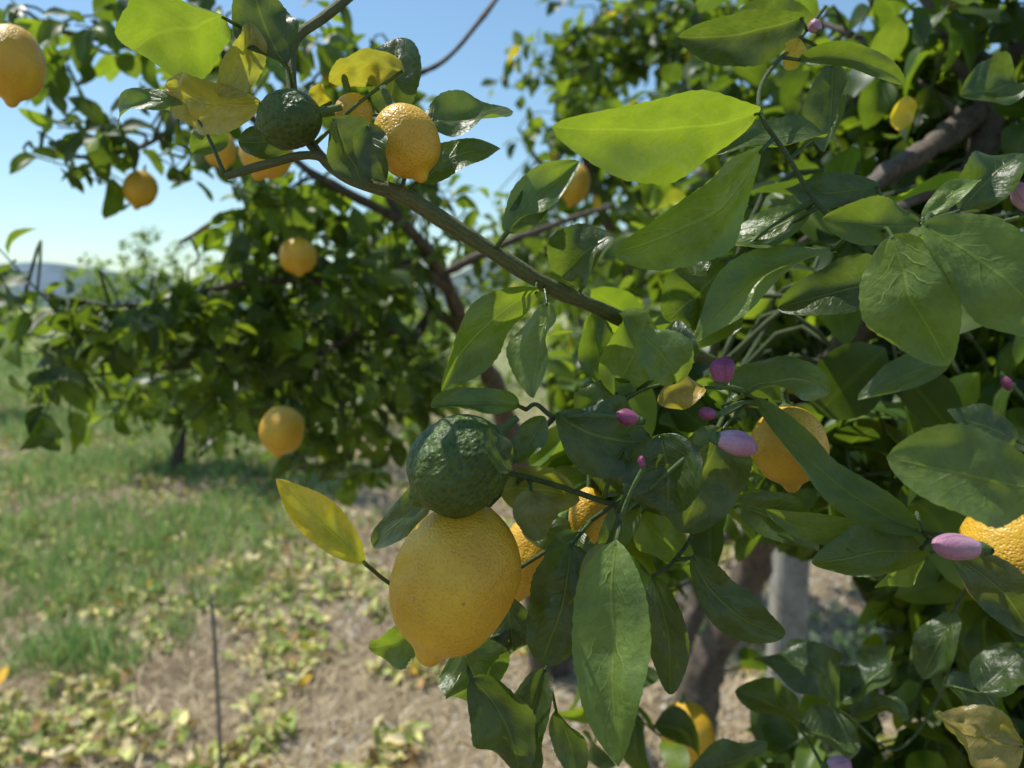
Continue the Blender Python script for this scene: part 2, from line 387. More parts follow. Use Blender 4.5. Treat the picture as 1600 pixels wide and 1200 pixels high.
Z=np.array([gz(x,y) for x,y in zip(X,Y)])+rng.uniform(.004,.05,n)
a=rng.uniform(0,6.28,n); A=np.stack([np.cos(a),np.sin(a),rng.uniform(-.3,.7,n)],1); N=np.stack([rng.normal(0,.5,n),rng.normal(0,.5,n),np.ones(n)],1)
pal=np.array([(.54,.54,.20),(.64,.55,.27),(.32,.40,.11),(.70,.57,.35),(.36,.22,.11),(.74,.46,.06)]); tint=pal[rng.choice(6,n,p=[.28,.21,.22,.18,.10,.01])]*rng.uniform(.6,1.2,(n,1))
L=rng.uniform(.025,.09,n)
P,Fc,uv,tt=leaf_batch(np.stack([X,Y,Z],1),A,N,L,L*.50,rng.uniform(-1.6,1.9,n),rng.uniform(0,.9,n),tint,5,(-1,0,1))
mesh_obj('leaf_litter',P,Fc,M_LITTER,tt,uv,kind='stuff',label='fallen dry lemon leaves scattered over the soil',category='leaf litter')
X,Y=scatter(9000,2.2,8,.6,1.4); k=nz(X,Y,1.2,20)>-.15; X,Y=X[k],Y[k]; n=len(X)
base=np.array([(1,0,0),(.7,.7,0),(0,1,0),(-.7,.7,0),(-1,0,0),(-.7,-.7,0),(0,-1,0),(.7,-.7,0)]); 
tpl=np.vstack([base*1.0,base*.65+np.array([0,0,.6]),[[0,0,.8]]])
s=rng.uniform(.004,.018,n); P=tpl[None]*s[:,None,None]*rng.uniform(.7,1.3,(n,17,1))
Z=np.array([gz(x,y) for x,y in zip(X,Y)]); P=P+np.stack([X,Y,Z],1)[:,None,:]; 
f=[(i,(i+1)%8,8+(i+1)%8,8+i) for i in range(8)]+[(8+i,8+(i+1)%8,8+(i+2)%8,16) for i in range(0,8,2)]
Fc=(np.array(f)[None]+(np.arange(n)*17)[:,None,None]).reshape(-1,4)
m,nt,_,_=newmat('pebble_stone'); tc=nd(nt,'ShaderNodeTexCoord').outputs['Object']; out(nt,principled(nt,mixc(nt,noise_(nt,tc,25,2),(.26,.22,.175),(.66,.60,.51)),.85))
mesh_obj('gravel',P.reshape(-1,3),Fc,m,kind='stuff',label='small grey pebbles strewn across the orchard soil',category='gravel',smooth=False)

# ------------------------------------------------------------ hero tree
def PX(lst): return [at(*q[:3]) for q in lst]
rb=at(1075,1235,2.55)
root=empty('lemon_tree',(rb[0],rb[1],0),label='lemon tree with ripe and green fruit, glossy leaves and purple buds',category='tree',group='lemon trees in the orchard')
HS=[]
def limb(nm,lst,parent,mat,rough=.15,sides=12,hero=True,label=None):
    P=PX(lst); R=[q[3]/F*q[2] for q in lst]
    V,Fc,U=tube(P,R,sides,8 if rough>.3 else 6,rough)
    o=mesh_obj(nm,V,Fc,mat,uv=U,parent=parent)
    if label: o['label']=label
    if hero: HS.append(catmull(P,np.ones(len(P)),8)[0])
    return P
T1=limb('trunk',[(1072,1240,2.55,42),(1082,1150,2.52,33),(1100,1060,2.45,30),(1138,970,2.38,28),(1175,890,2.28,26),(1203,810,2.15,24),(1208,740,1.95,22),(1212,670,1.6,21)],root,M_BARK,.5,16)
T1b=limb('branch',[(1082,1120,2.5,20),(1062,1010,2.6,18),(1095,930,2.62,16),(1060,840,2.6,13),(1000,740,2.5,11),(940,620,2.4,9)],root,M_BARK,.4)
BA=limb('branch',[(1212,690,1.65,22),(1215,645,1.4,21),(1262,595,1.2,20),(1330,532,1.02,19),(1392,478,.92,18),(1475,395,.95,18),(1528,260,1.05,21),(1545,150,1.1,22),(1505,80,1.15,20),(1440,-40,1.2,18)],root,M_BARK,.5)
BB=limb('branch',[(1530,180,1.08,16),(1490,205,1.04,16),(1440,238,1.0,16),(1385,272,.98,14),(1320,330,.96,9),(1250,380,.95,5)],root,M_BARK,.5)
BD=limb('branch',[(1530,260,1.05,14),(1470,290,1.0,10),(1400,330,.95,8),(1330,390,.9,5)],root,M_BARK,.4)
BE=limb('branch',[(1545,130,1.1,13),(1600,60,1.1,11),(1660,-20,1.1,9)],root,M_BARK,.4)
BF=limb('branch',[(1528,200,1.08,9),(1430,130,1.2,8),(1340,60,1.3,6),(1240,20,1.4,4)],root,M_BARK,.4)
BG=limb('branch',[(1212,720,1.9,12),(1340,720,1.5,10),(1480,770,1.2,8),(1570,880,1.05,7),(1510,1040,1.05,6),(1350,1100,1.05,4)],root,M_BARK,.4)
BI=limb('branch',[(1212,680,1.65,10),(1150,480,1.6,9),(1110,330,1.75,8),(1140,120,1.9,5)],root,M_BARK,.4)
BJ=limb('branch',[(1190,830,2.2,9),(1080,850,1.6,7),(970,880,1.1,5),(930,960,.95,3)],root,M_BARK,.4)
BC=limb('branch',[(1212,660,1.55,14),(1160,600,.95,12),(1085,553,.64,11.5),(1010,518,.53,11.5),(940,484,.48,12),(860,448,.46,12),(780,399,.45,12.5),(700,349,.44,13),(625,304,.43,12.5),(560,283,.43,11),(512,255,.44,9),(470,195,.45,8),(455,120,.46,8),(462,62,.47,8),(505,28,.48,8),(570,-25,.5,7)],root,M_BRANCH,.25,label='olive green branch reaching out with fruit')
limb('branch',[(575,292,.43,8),(495,244,.43,7),(420,256,.43,7),(352,276,.43,6.5)],root,M_BRANCH,.2,label='short cut branch stub')
BU=limb('branch',[(1440,-40,1.2,14),(1300,-180,.9,10),(1080,-230,.65,9),(850,-260,.55,8),(640,-260,.5,7)],root,M_BRANCH,.2)
twigs=Geo()
def twig(lst,r0=4,r1=2.5):
    P=PX(lst); n=len(P); R=[(r0+(r1-r0)*i/(n-1))/F*.45 for i in range(n)]
    V,Fc,U=tube(P,R,8,6,.12); twigs.add(V,Fc,U); HS.append(catmull(P,np.ones(n),8)[0]); return P
twig([(1392,478,.92),(1388,430,.62),(1392,372,.45),(1340,366,.45),(1280,322,.45),(1228,240,.45),(1188,176,.45),(1196,120,.47),(1250,60,.5),(1290,10,.52)],5,3)
twig([(1392,372,.45),(1440,348,.43),(1500,330,.42)],4,3)
twig([(1085,553,.64),(1010,600,.5),(950,640,.46),(900,648,.45),(866,652,.43),(838,632,.43),(822,640,.43)],5,3)
twig([(1150,598,.9),(1130,650,.55),(1095,730,.49),(1085,825,.46),(1050,880,.44),(1020,900,.44)],5,3)
twig([(1095,730,.49),(1010,785,.45),(960,788,.43),(880,762,.43),(820,745,.425),(788,738,.42)],5,4)
twig([(960,788,.43),(968,815,.41),(963,845,.395)],4,3)
twig([(820,745,.425),(790,765,.44),(765,790,.43)],4,3.5)
twig([(960,788,.43),(870,850,.47),(790,900,.48),(690,950,.48),(615,915,.45),(572,882,.43)],4,3)
twig([(866,652,.43),(830,690,.43),(800,722,.43),(788,738,.42)],4,4)
twig([(870,850,.47),(850,950,.48),(760,1000,.47),(710,1015,.45)],4,2.5)
twig([(850,950,.48),(860,1020,.47),(852,1045,.46)],3,2)
twig([(1475,395,.95),(1600,520,.8),(1650,680,.6),(1590,790,.49),(1490,850,.45),(1445,835,.44),(1432,800,.45)],6,3)
twig([(1600,790,.5),(1540,880,.55),(1490,960,.65),(1475,1072,.72),(1400,1172,.72),(1310,1110,.72),(1240,1130,.72)],5,3)
twig([(1130,650,.55),(1170,630,.47),(1200,625,.46)],3,2.5)
twig([(1475,1072,.72),(1530,1080,.6),(1590,1160,.5)],4,3)
V,Fc,U=twigs.arrays(); mesh_obj('twigs',V,Fc,M_TWIG,uv=U,parent=root,kind='stuff')
HSK=np.vstack(HS)

leafcount=0
def hleaf(b,t,w,d,dt=0,tilt=0,bend=0.,bulge=None,fold=None,wave=None,col=C_MID,matte=False,tipcol=None,a=.9,p=.64,seed=None,label=None,stalk=True,twist=None,crinkle=0.):
    """b,t: base/tip (x,y); w: apparent width px; d depth; dt tip depth offset"""
    global leafcount; leafcount+=1
    rs=random.Random(leafcount*13+(seed or 0)); ph=rs.uniform(0,6.28); ph2=rs.uniform(0,6.28)
    if bulge is None: bulge=rs.choice([1,1,-.5])*rs.uniform(.12,.42)
    if fold is None: fold=rs.uniform(.1,.75)
    if wave is None: wave=rs.uniform(.10,.26)
    if twist is None: twist=rs.uniform(-1.4,1.4)
    P0=at(b[0],b[1],d); P2=at(t[0],t[1],d+dt); ax=P2-P0; L=np.linalg.norm(ax)
    view=unit((P0+P2)/2-CAM); w0=unit(np.cross(ax,view)); n0=unit(np.cross(w0,ax)); 
    if np.dot(n0,view)>0: n0=-n0
    tl=math.radians(tilt)
    na=n0*math.cos(tl)+w0*math.sin(tl); nb=n0*math.cos(tl)-w0*math.sin(tl)
    N=na if ((np.dot(na,SUN)>np.dot(nb,SUN))==(tilt>=0)) else nb
    W=w/F*(d+dt/2)/max(.35,math.cos(tl))
    scr=unit(np.cross(ax,view))
    P1=(P0+P2)/2+scr*bend*L+N*bulge*L
    NT,NV=36,13; ts=np.linspace(0,1,NT); vs=np.linspace(-1,1,NV); V=[];U=[]
    for t_ in ts:
        c=(1-t_)**2*P0+2*t_*(1-t_)*P1+t_*t_*P2; tg=unit(2*(1-t_)*(P1-P0)+2*t_*(P2-P1))
        S=unit(np.cross(N,tg)); Nl=np.cross(tg,S)
        tw_=twist*(t_-.4); S,Nl=S*math.cos(tw_)+Nl*math.sin(tw_),Nl*math.cos(tw_)-S*math.sin(tw_)
        prof=float(wprof(np.array(t_),a,p)); 
        for v in vs:
            ser=1+.018*math.sin(t_*85+ph)*abs(v)**6+.12*noise.noise(Vector((t_*4,ph*3+(5 if v>0 else 0),leafcount)))*abs(v)**2
            hw=W/2*prof*ser
            nn=noise.noise(Vector((t_*3.2,v*1.4,leafcount*1.7)))
            off=fold*abs(v)**1.3*hw+wave*W*math.sin(t_*7+ph+(1.5 if v>0 else 0))*abs(v)**2*prof+.14*W*nn*prof
            if crinkle: off+=crinkle*W*noise.noise(Vector((t_*7,v*3,leafcount)))*prof**.5
            V.append(c+S*v*hw+Nl*off); U.append((t_,v,0))
    V=np.array(V);U=np.array(U)
    Fc=[(i*NV+j,i*NV+j+1,(i+1)*NV+j+1,(i+1)*NV+j) for i in range(NT-1) for j in range(NV-1)]
    c0=np.array(col); tint=np.tile(c0,(len(V),1))
    if tipcol is not None:
        f=np.clip(np.abs(U[:,1])*.6+U[:,0]*.9-.1,0,1)[:,None]; tint=c0*(1-f)+np.array(tipcol)*f
    tint=tint*rs.uniform(.8,1.2)
    G=Geo(); G.add(V,np.array(Fc),U)
    if stalk:
        j=np.argmin(np.sum((HSK-P0)**2,1)); q=HSK[j]; dist=np.linalg.norm(q-P0)
        if dist<.10:
            tdir=unit(P1-P0)
            pts=[q,P0+tdir*L*.03] if dist<.025 else [q,(q+P0)/2+np.array([0,0,.003]),P0+tdir*L*.03]
            tv,tf,tu=tube(pts,[.0013,.0010,.0009][:len(pts)],6,4); tu=tu*0; tu[:,1]=.5; tint=np.vstack([tint,np.tile(np.array(C_MID)*.9,(len(tv),1))]); G.add(tv,tf,tu)
    V,Fq,U=G.arrays()
    o=mesh_obj('leaf',V,Fq,M_LEAFMATTE if matte else M_LEAF,tint,U,parent=root,origin=tuple(P0))
    if label: o['label']=label
    return o
h=hleaf
# upper left group
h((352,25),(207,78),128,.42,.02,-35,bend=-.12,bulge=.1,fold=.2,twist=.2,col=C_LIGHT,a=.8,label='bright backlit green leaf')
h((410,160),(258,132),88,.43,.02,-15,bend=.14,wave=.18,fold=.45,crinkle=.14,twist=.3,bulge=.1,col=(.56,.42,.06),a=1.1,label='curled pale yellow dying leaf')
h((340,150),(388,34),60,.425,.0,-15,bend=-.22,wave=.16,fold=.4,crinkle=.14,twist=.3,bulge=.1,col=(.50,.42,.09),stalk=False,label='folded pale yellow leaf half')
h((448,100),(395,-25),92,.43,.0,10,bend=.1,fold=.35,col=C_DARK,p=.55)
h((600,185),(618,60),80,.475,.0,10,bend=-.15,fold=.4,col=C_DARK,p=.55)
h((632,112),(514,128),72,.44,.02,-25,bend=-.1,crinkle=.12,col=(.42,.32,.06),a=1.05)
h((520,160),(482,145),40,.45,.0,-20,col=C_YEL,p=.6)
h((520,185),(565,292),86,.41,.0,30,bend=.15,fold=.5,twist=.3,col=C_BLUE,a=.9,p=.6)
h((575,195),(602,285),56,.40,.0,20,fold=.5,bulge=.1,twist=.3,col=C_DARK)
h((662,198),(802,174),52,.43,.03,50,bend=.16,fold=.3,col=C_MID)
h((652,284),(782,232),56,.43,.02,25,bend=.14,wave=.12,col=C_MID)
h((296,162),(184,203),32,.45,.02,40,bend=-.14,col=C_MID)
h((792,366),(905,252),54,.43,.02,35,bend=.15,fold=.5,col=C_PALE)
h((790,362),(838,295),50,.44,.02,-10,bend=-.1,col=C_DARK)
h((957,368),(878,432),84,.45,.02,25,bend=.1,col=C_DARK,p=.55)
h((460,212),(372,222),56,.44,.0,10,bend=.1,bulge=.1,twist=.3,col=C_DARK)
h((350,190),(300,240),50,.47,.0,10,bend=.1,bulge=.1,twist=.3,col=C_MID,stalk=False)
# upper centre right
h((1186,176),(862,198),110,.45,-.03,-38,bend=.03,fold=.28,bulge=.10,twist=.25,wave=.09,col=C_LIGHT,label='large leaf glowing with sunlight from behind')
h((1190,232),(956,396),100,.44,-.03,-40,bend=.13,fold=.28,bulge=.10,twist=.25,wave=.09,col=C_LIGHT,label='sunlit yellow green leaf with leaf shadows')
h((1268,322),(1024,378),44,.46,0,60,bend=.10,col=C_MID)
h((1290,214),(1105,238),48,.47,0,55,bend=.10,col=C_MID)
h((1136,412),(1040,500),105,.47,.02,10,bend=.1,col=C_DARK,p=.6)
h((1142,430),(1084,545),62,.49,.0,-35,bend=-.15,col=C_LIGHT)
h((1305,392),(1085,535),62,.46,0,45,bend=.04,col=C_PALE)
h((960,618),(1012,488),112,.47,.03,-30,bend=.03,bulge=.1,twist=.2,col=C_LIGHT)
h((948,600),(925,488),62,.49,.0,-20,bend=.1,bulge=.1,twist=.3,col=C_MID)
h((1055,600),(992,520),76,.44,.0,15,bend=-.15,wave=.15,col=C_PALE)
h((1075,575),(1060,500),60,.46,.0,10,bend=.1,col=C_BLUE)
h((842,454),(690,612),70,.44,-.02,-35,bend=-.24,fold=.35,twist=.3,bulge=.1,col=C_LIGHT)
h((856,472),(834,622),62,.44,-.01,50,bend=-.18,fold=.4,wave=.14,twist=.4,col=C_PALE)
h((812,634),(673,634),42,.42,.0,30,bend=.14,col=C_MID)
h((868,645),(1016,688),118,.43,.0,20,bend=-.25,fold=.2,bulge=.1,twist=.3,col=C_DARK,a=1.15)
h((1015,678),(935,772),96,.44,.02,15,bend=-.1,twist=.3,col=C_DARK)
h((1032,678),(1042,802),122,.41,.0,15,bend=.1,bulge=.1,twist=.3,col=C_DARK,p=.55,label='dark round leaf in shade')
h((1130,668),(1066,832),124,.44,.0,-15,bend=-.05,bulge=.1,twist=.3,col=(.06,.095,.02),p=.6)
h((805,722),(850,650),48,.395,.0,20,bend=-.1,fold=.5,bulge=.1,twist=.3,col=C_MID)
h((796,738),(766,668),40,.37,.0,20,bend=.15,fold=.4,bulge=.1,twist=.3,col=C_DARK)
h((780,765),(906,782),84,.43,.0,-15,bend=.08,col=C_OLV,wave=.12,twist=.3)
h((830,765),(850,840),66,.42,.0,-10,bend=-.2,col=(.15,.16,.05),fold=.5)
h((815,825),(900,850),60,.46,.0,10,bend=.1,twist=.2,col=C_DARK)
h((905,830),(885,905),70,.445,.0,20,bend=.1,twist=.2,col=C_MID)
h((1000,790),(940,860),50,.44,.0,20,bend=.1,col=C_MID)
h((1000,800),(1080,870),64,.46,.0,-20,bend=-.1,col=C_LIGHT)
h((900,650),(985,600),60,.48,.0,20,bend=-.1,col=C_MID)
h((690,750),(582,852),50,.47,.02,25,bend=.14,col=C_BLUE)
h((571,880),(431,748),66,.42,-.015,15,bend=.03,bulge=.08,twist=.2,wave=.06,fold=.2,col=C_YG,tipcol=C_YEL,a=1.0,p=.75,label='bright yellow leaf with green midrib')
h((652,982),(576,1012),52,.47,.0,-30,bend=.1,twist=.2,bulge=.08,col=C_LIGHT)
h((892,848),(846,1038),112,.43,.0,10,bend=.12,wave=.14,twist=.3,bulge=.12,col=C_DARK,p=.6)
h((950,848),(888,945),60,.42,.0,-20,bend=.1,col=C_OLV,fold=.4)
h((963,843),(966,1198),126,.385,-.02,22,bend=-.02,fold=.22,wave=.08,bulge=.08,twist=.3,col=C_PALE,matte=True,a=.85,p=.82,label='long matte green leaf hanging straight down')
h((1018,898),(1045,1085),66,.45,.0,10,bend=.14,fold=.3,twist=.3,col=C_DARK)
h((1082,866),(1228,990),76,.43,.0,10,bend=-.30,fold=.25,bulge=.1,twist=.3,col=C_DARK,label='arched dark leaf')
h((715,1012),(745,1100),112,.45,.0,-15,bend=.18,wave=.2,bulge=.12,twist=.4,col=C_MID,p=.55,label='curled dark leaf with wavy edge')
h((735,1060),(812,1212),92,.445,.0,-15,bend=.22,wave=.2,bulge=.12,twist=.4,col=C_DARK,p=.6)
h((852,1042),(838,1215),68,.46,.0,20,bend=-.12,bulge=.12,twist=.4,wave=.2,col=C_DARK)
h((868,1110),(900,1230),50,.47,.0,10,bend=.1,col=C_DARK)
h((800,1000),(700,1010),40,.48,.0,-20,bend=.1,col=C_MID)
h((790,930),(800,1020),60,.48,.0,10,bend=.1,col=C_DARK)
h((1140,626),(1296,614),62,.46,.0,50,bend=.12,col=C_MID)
h((1440,832),(1180,620),64,.43,.02,30,bend=.20,fold=.25,bulge=.1,twist=.3,col=C_MID,matte=True)
h((1442,858),(1268,880),78,.44,.0,25,bend=.10,col=C_MID)
h((1432,806),(1196,796),50,.45,.0,-30,bend=.2,bulge=.08,twist=.3,col=C_LIGHT)
h((1625,765),(1385,715),148,.33,.0,20,bend=.04,bulge=.08,twist=.25,wave=.08,fold=.2,col=C_PALE,matte=True,label='large soft green leaf close to the flowers')
h((1394,366),(1482,572),132,.37,-.01,30,bend=-.03,fold=.2,wave=.08,bulge=.08,twist=.25,col=C_PALE,matte=True,label='broad matte pale green leaf')
h((1440,350),(1650,530),128,.36,-.01,30,bend=.05,fold=.2,wave=.08,bulge=.08,twist=.25,col=C_PALE,matte=True)
h((1442,352),(1284,342),70,.43,.0,25,bend=.15,col=C_PALE,matte=True)
h((1440,342),(1532,282),32,.43,.0,30,bend=-.05,col=C_PALE,matte=True)
h((1375,290),(1204,292),46,.47,.0,40,bend=.05,col=C_DARK)
h((1388,438),(1214,482),78,.5,.0,20,bend=.05,col=C_DARK)
h((1300,100),(1288,238),66,.5,.0,20,bend=.05,col=C_BLUE)
h((1246,95),(1412,132),38,.48,.0,20,bend=.12,col=C_MID)
h((1256,25),(1058,58),78,.5,.0,-20,bend=.08,bulge=.1,twist=.3,col=C_DARK,wave=.12)
h((1270,40),(1150,20),80,.53,.0,-20,bend=.05,col=C_DARK)
h((1482,862),(1612,992),76,.37,.0,15,bend=.12,bulge=.08,twist=.3,col=C_DARK)
h((1445,868),(1366,918),46,.46,.0,-30,bend=-.1,col=C_LIGHT)
h((1600,1168),(1462,1118),92,.46,.0,20,bend=.12,wave=.15,crinkle=.12,col=(.48,.35,.10),label='withered yellow leaf with brown spots')
h((1312,1108),(1176,1030),62,.66,.0,40,bend=-.08,col=C_BLUE)
h((1305,1100),(1232,1000),58,.70,.0,40,bend=.1,col=C_BLUE)
h((1310,1098),(1398,1010),66,.68,.0,40,bend=-.08,col=C_BLUE)
h((1250,1130),(1148,1080),52,.68,.0,40,bend=.08,col=C_BLUE)
h((1250,1140),(1345,1165),60,.66,.0,45,bend=.08,col=C_BLUE)
h((1330,1120),(1420,1120),50,.68,.0,40,bend=.08,col=C_BLUE)
h((1200,1160),(1080,1200),44,.62,.0,40,bend=.08,col=C_BLUE)
h((1490,955),(1440,1060),60,.62,.0,20,bend=.08,col=C_DARK)
h((1530,1080),(1610,1010),75,.55,.0,20,bend=.08,col=C_DARK)
h((1480,1070),(1560,1100),60,.6,.0,20,bend=.08,col=C_DARK)
h((1480,560),(1340,625),52,.6,.0,30,bend=.08,col=C_MID)
h((1590,690),(1480,640),60,.55,.0,30,bend=.08,col=C_DARK)
h((1500,330),(1600,240),80,.5,.0,10,bend=.08,col=C_DARK)
h((1590,130),(1500,150),70,.6,.0,35,bend=.08,col=C_DARK,stalk=False)
h((1145,790),(1280,860),70,.46,.0,20,bend=.1,col=C_MID)
h((975,700),(1010,740),30,.42,.0,20,col=C_MID)
h((1100,605),(1028,630),50,.45,.0,15,col=C_TAN,p=.6,wave=.15)
h((1250,60),(1230,110),36,.49,.0,-20,col=C_YEL,p=.6)
h((1420,150),(1405,205),36,.8,.0,-20,col=C_YEL,p=.6,stalk=False)

# ------------------------------------------------------------ flower buds
def bud(b,t,w,d,mat,label='purple closed lemon flower bud'):
    P0=at(*b,d);P1=at(*t,d); ax=P1-P0;L=np.linalg.norm(ax);R=w/F*d/2
    T=unit(ax); X=unit(np.cross(T,[.3,.5,.8])); Y=np.cross(T,X); NU,NVv=18,30; V=[];U=[]
    for i in range(NU):
        u=i/(NU-1); r=R*(math.sin(math.pi*min(1,u**1.25))**.55*.92+.30*(1-u)**2)
        for j in range(NVv):
            a=j/NVv*2*math.pi; rr=r*(1+.10*abs(math.sin(1.5*a+u*1.4)))
            V.append(P0+T*L*(u-.03*math.cos(3*a)*u)+rr*(X*math.cos(a)+Y*math.sin(a))+X*R*.25*math.sin(u*3)); U.append((u,j/NVv,0))
    Fc=[(i*NVv+j,i*NVv+(j+1)%NVv,(i+1)*NVv+(j+1)%NVv,(i+1)*NVv+j) for i in range(NU-1) for j in range(NVv)]
    o=mesh_obj('flower_bud',V,np.array(Fc),mat,uv=U,parent=root,label=label)
    q=HSK[np.argmin(np.sum((HSK-P0)**2,1))]
    G=Geo(); tv,tf,tu=tube([q,(q+P0)/2+np.array([0,0,.002]),P0-T*L*.1,P0-T*L*.02,P0+T*L*.1],[.0013,.0012,.0016,R*.55,R*.62],10,4); G.add(tv,tf,tu)
    V,Fc,U=G.arrays(); c=mesh_obj('calyx',V,Fc,M_CALYX,uv=U,parent=None); c.parent=o; c.matrix_parent_inverse=Matrix.Identity(4)
bud((1126,600),(1138,558),37,.42,M_BUDP)
bud((998,657),(964,645),25,.41,M_BUDP)
bud((1120,648),(1092,643),20,.41,M_BUDP)
bud((1118,684),(1182,704),38,.40,M_BUDL,label='pale pink elongated lemon flower bud')
bud((1535,858),(1458,849),40,.36,M_BUDL,label='pink lemon flower bud with blunt tip')
bud((1612,330),(1590,285),28,.5,M_BUDL)
bud((1566,588),(1578,610),15,.6,M_BUDP)
bud((1280,50),(1270,30),20,.5,M_BUDL)
bud((1006,730),(1002,712),12,.40,M_BUDP)
bud((1290,1198),(1330,1194),26,.6,M_BUDL)

# ------------------------------------------------------------ lemons
lemon_meshes={}
def lemon_mesh(key,ratio,nip,green):
    if key in lemon_meshes: return lemon_meshes[key]
    NU,NVv=64,80; V=[]
    for i in range(NU+1):
        th=math.pi*i/NU
        z=math.cos(th)*.5*(1-nip)-nip*math.exp(-((math.pi-th)/.26)**2)+nip*.5+.02*math.exp(-(th/.25)**2)
        r=math.sin(th)**.88/(2*ratio)
        x=(math.pi-th)
        if x<.55: r*=1-.22*math.exp(-((x-.28)/.16)**2)
        for j in range(NVv):
            a=2*math.pi*j/NVv
            d=1+.07*noise.noise(Vector((math.cos(a)*1.3,math.sin(a)*1.3,z*2+key*3)))+.014*noise.noise(Vector((math.cos(a)*5,math.sin(a)*5,z*8+key)))
            if green: d+=.045*noise.noise(Vector((math.cos(a)*4,math.sin(a)*4,z*8)))+.02*noise.noise(Vector((math.cos(a)*10,math.sin(a)*10,z*20)))+.05*math.exp(-((th)/.5)**2)*math.cos(5*a)
            V.append((r*d*math.cos(a),r*d*math.sin(a),z))
    Fc=[(i*NVv+j,(i+1)*NVv+j,(i+1)*NVv+(j+1)%NVv,i*NVv+(j+1)%NVv) for i in range(NU) for j in range(NVv)]
    lemon_meshes[key]=(np.array(V),np.array(Fc)); return lemon_meshes[key]
def lemon(s,t,w,d,key=0,nip=.10,green=False,label='ripe yellow lemon hanging from the tree',dt=0):
    P0=at(*s,d);P1=at(*t,d+dt); L=np.linalg.norm(P1-P0); V,Fc=lemon_mesh(key,1.0,nip,green)
    Wd=w/F*d; V=V.copy(); V[:,:2]*=Wd; V[:,2]*=L
    o=mesh_obj('lemon',V,Fc,M_GREEN if green else M_LEMON,label=label,category='lemon')
    if not green: o['group']='ripe lemons on the trees'
    T=Vector(P0-P1).normalized(); o.location=Vector((P0+P1)/2); o.rotation_mode='QUATERNION'; o.rotation_quaternion=T.to_track_quat('Z','Y')
    R=Wd*.1; top=L*.5
    V,Fc,U=tube([(0,0,top-.004),(0,0,top-.001),(0,0,top+.001),(0,0,top+.003),(R*.2,0,top+.012)],[R*.5,R*1.0,R*.95,.0022,.0018],10,3)
    c=mesh_obj('stem',V,Fc,M_CALYX,uv=U); c.parent=o
    return o
lemon((752,792),(664,1040),188,.42,0,nip=.075,dt=-.01,label='large ripe yellow lemon hanging below the green one')
lemon((780,676),(642,788),152,.405,1,nip=.09,green=True,label='unripe green bumpy lemon above a yellow lemon')
lemon((858,800),(806,940),100,.51,2,label='ripe lemon hidden behind the leaves')
lemon((922,762),(915,860),60,.46,3,label='small ripe lemon between the leaves')
lemon((1228,636),(1238,770),116,.47,2,nip=.09,label='ripe lemon with pointed tip partly shaded')
lemon((1240,570),(1250,620),50,.8,3)
lemon((1575,785),(1600,985),166,.40,3,label='large ripe orange yellow lemon beside a pink bud')
lemon((18,42),(18,168),96,.66,2,label='ripe lemon against the blue sky')
lemon((612,168),(662,285),102,.425,2,nip=.05,label='ripe lemon partly shaded by a dark leaf')
lemon((545,148),(562,212),58,.46,3,nip=.05)
lemon((500,175),(398,200),88,.43,5,green=True,nip=.06,label='dark green unripe lemon beside a cut stub')
for s,t,w_,d in [((448,636),(432,716),68,1.15),((1068,1098),(1078,1198),84,.95),((905,258),(890,325),46,1.7),((462,372),(468,432),58,1.45),((225,268),(212,328),50,1.4),
                 ((430,205),(400,282),80,.9),((335,205),(352,265),50,1.15),((518,84),(522,136),42,1.5),((968,228),(974,282),36,2.0),((1366,122),(1364,172),34,1.5),
                 ((1172,735),(1178,778),32,1.5),((1310,560),(1318,600),26,1.6)]:
    lemon(s,t,w_,d,random.choice([2,3,0]))

# ------------------------------------------------------------ crowns
PAL=[(C_DARK,6),(C_MID,5),(C_PALE,1.8),(C_LIGHT,4),(C_BLUE,1),(C_OLV,.3)]
hl=[T1,T1b,BA,BB,BD,BE,BF,BG,BI,BJ,BC,BU]
n=crown(root,[(1420,90,1.25,230,150,.35,46),(1560,200,1.2,120,200,.3,34),(1500,420,1.15,150,150,.3,36),(1280,400,1.25,140,110,.3,34),(1110,380,1.45,110,110,.3,26),
  (1380,640,1.2,180,110,.3,52),(1560,650,1.0,90,120,.2,26),(1130,560,1.4,150,80,.3,28),(960,600,1.5,120,80,.3,14),(1490,1050,1.1,150,130,.25,40),(1310,1130,1.1,110,80,.2,14),
  (960,880,1.1,100,100,.2,12),(1430,860,1.3,160,100,.3,48),(1550,900,.9,90,120,.15,18),(1130,160,1.9,150,120,.4,28),(1250,250,1.5,150,120,.35,32),(940,1000,.9,60,120,.15,5),
  (1030,740,.62,100,70,.05,9),(1330,720,.8,120,90,.1,12),(1300,450,.75,120,70,.1,8),(1180,700,1.0,90,120,.12,11),(960,560,.62,60,50,.05,4),
  (1180,-150,.72,110,40,.06,4),(1500,-150,.8,160,60,.12,5)],hl,PAL,3,(.065,.105),gaps=True)  # last two blobs are unseen, added above the frame to dapple leaves with shadow
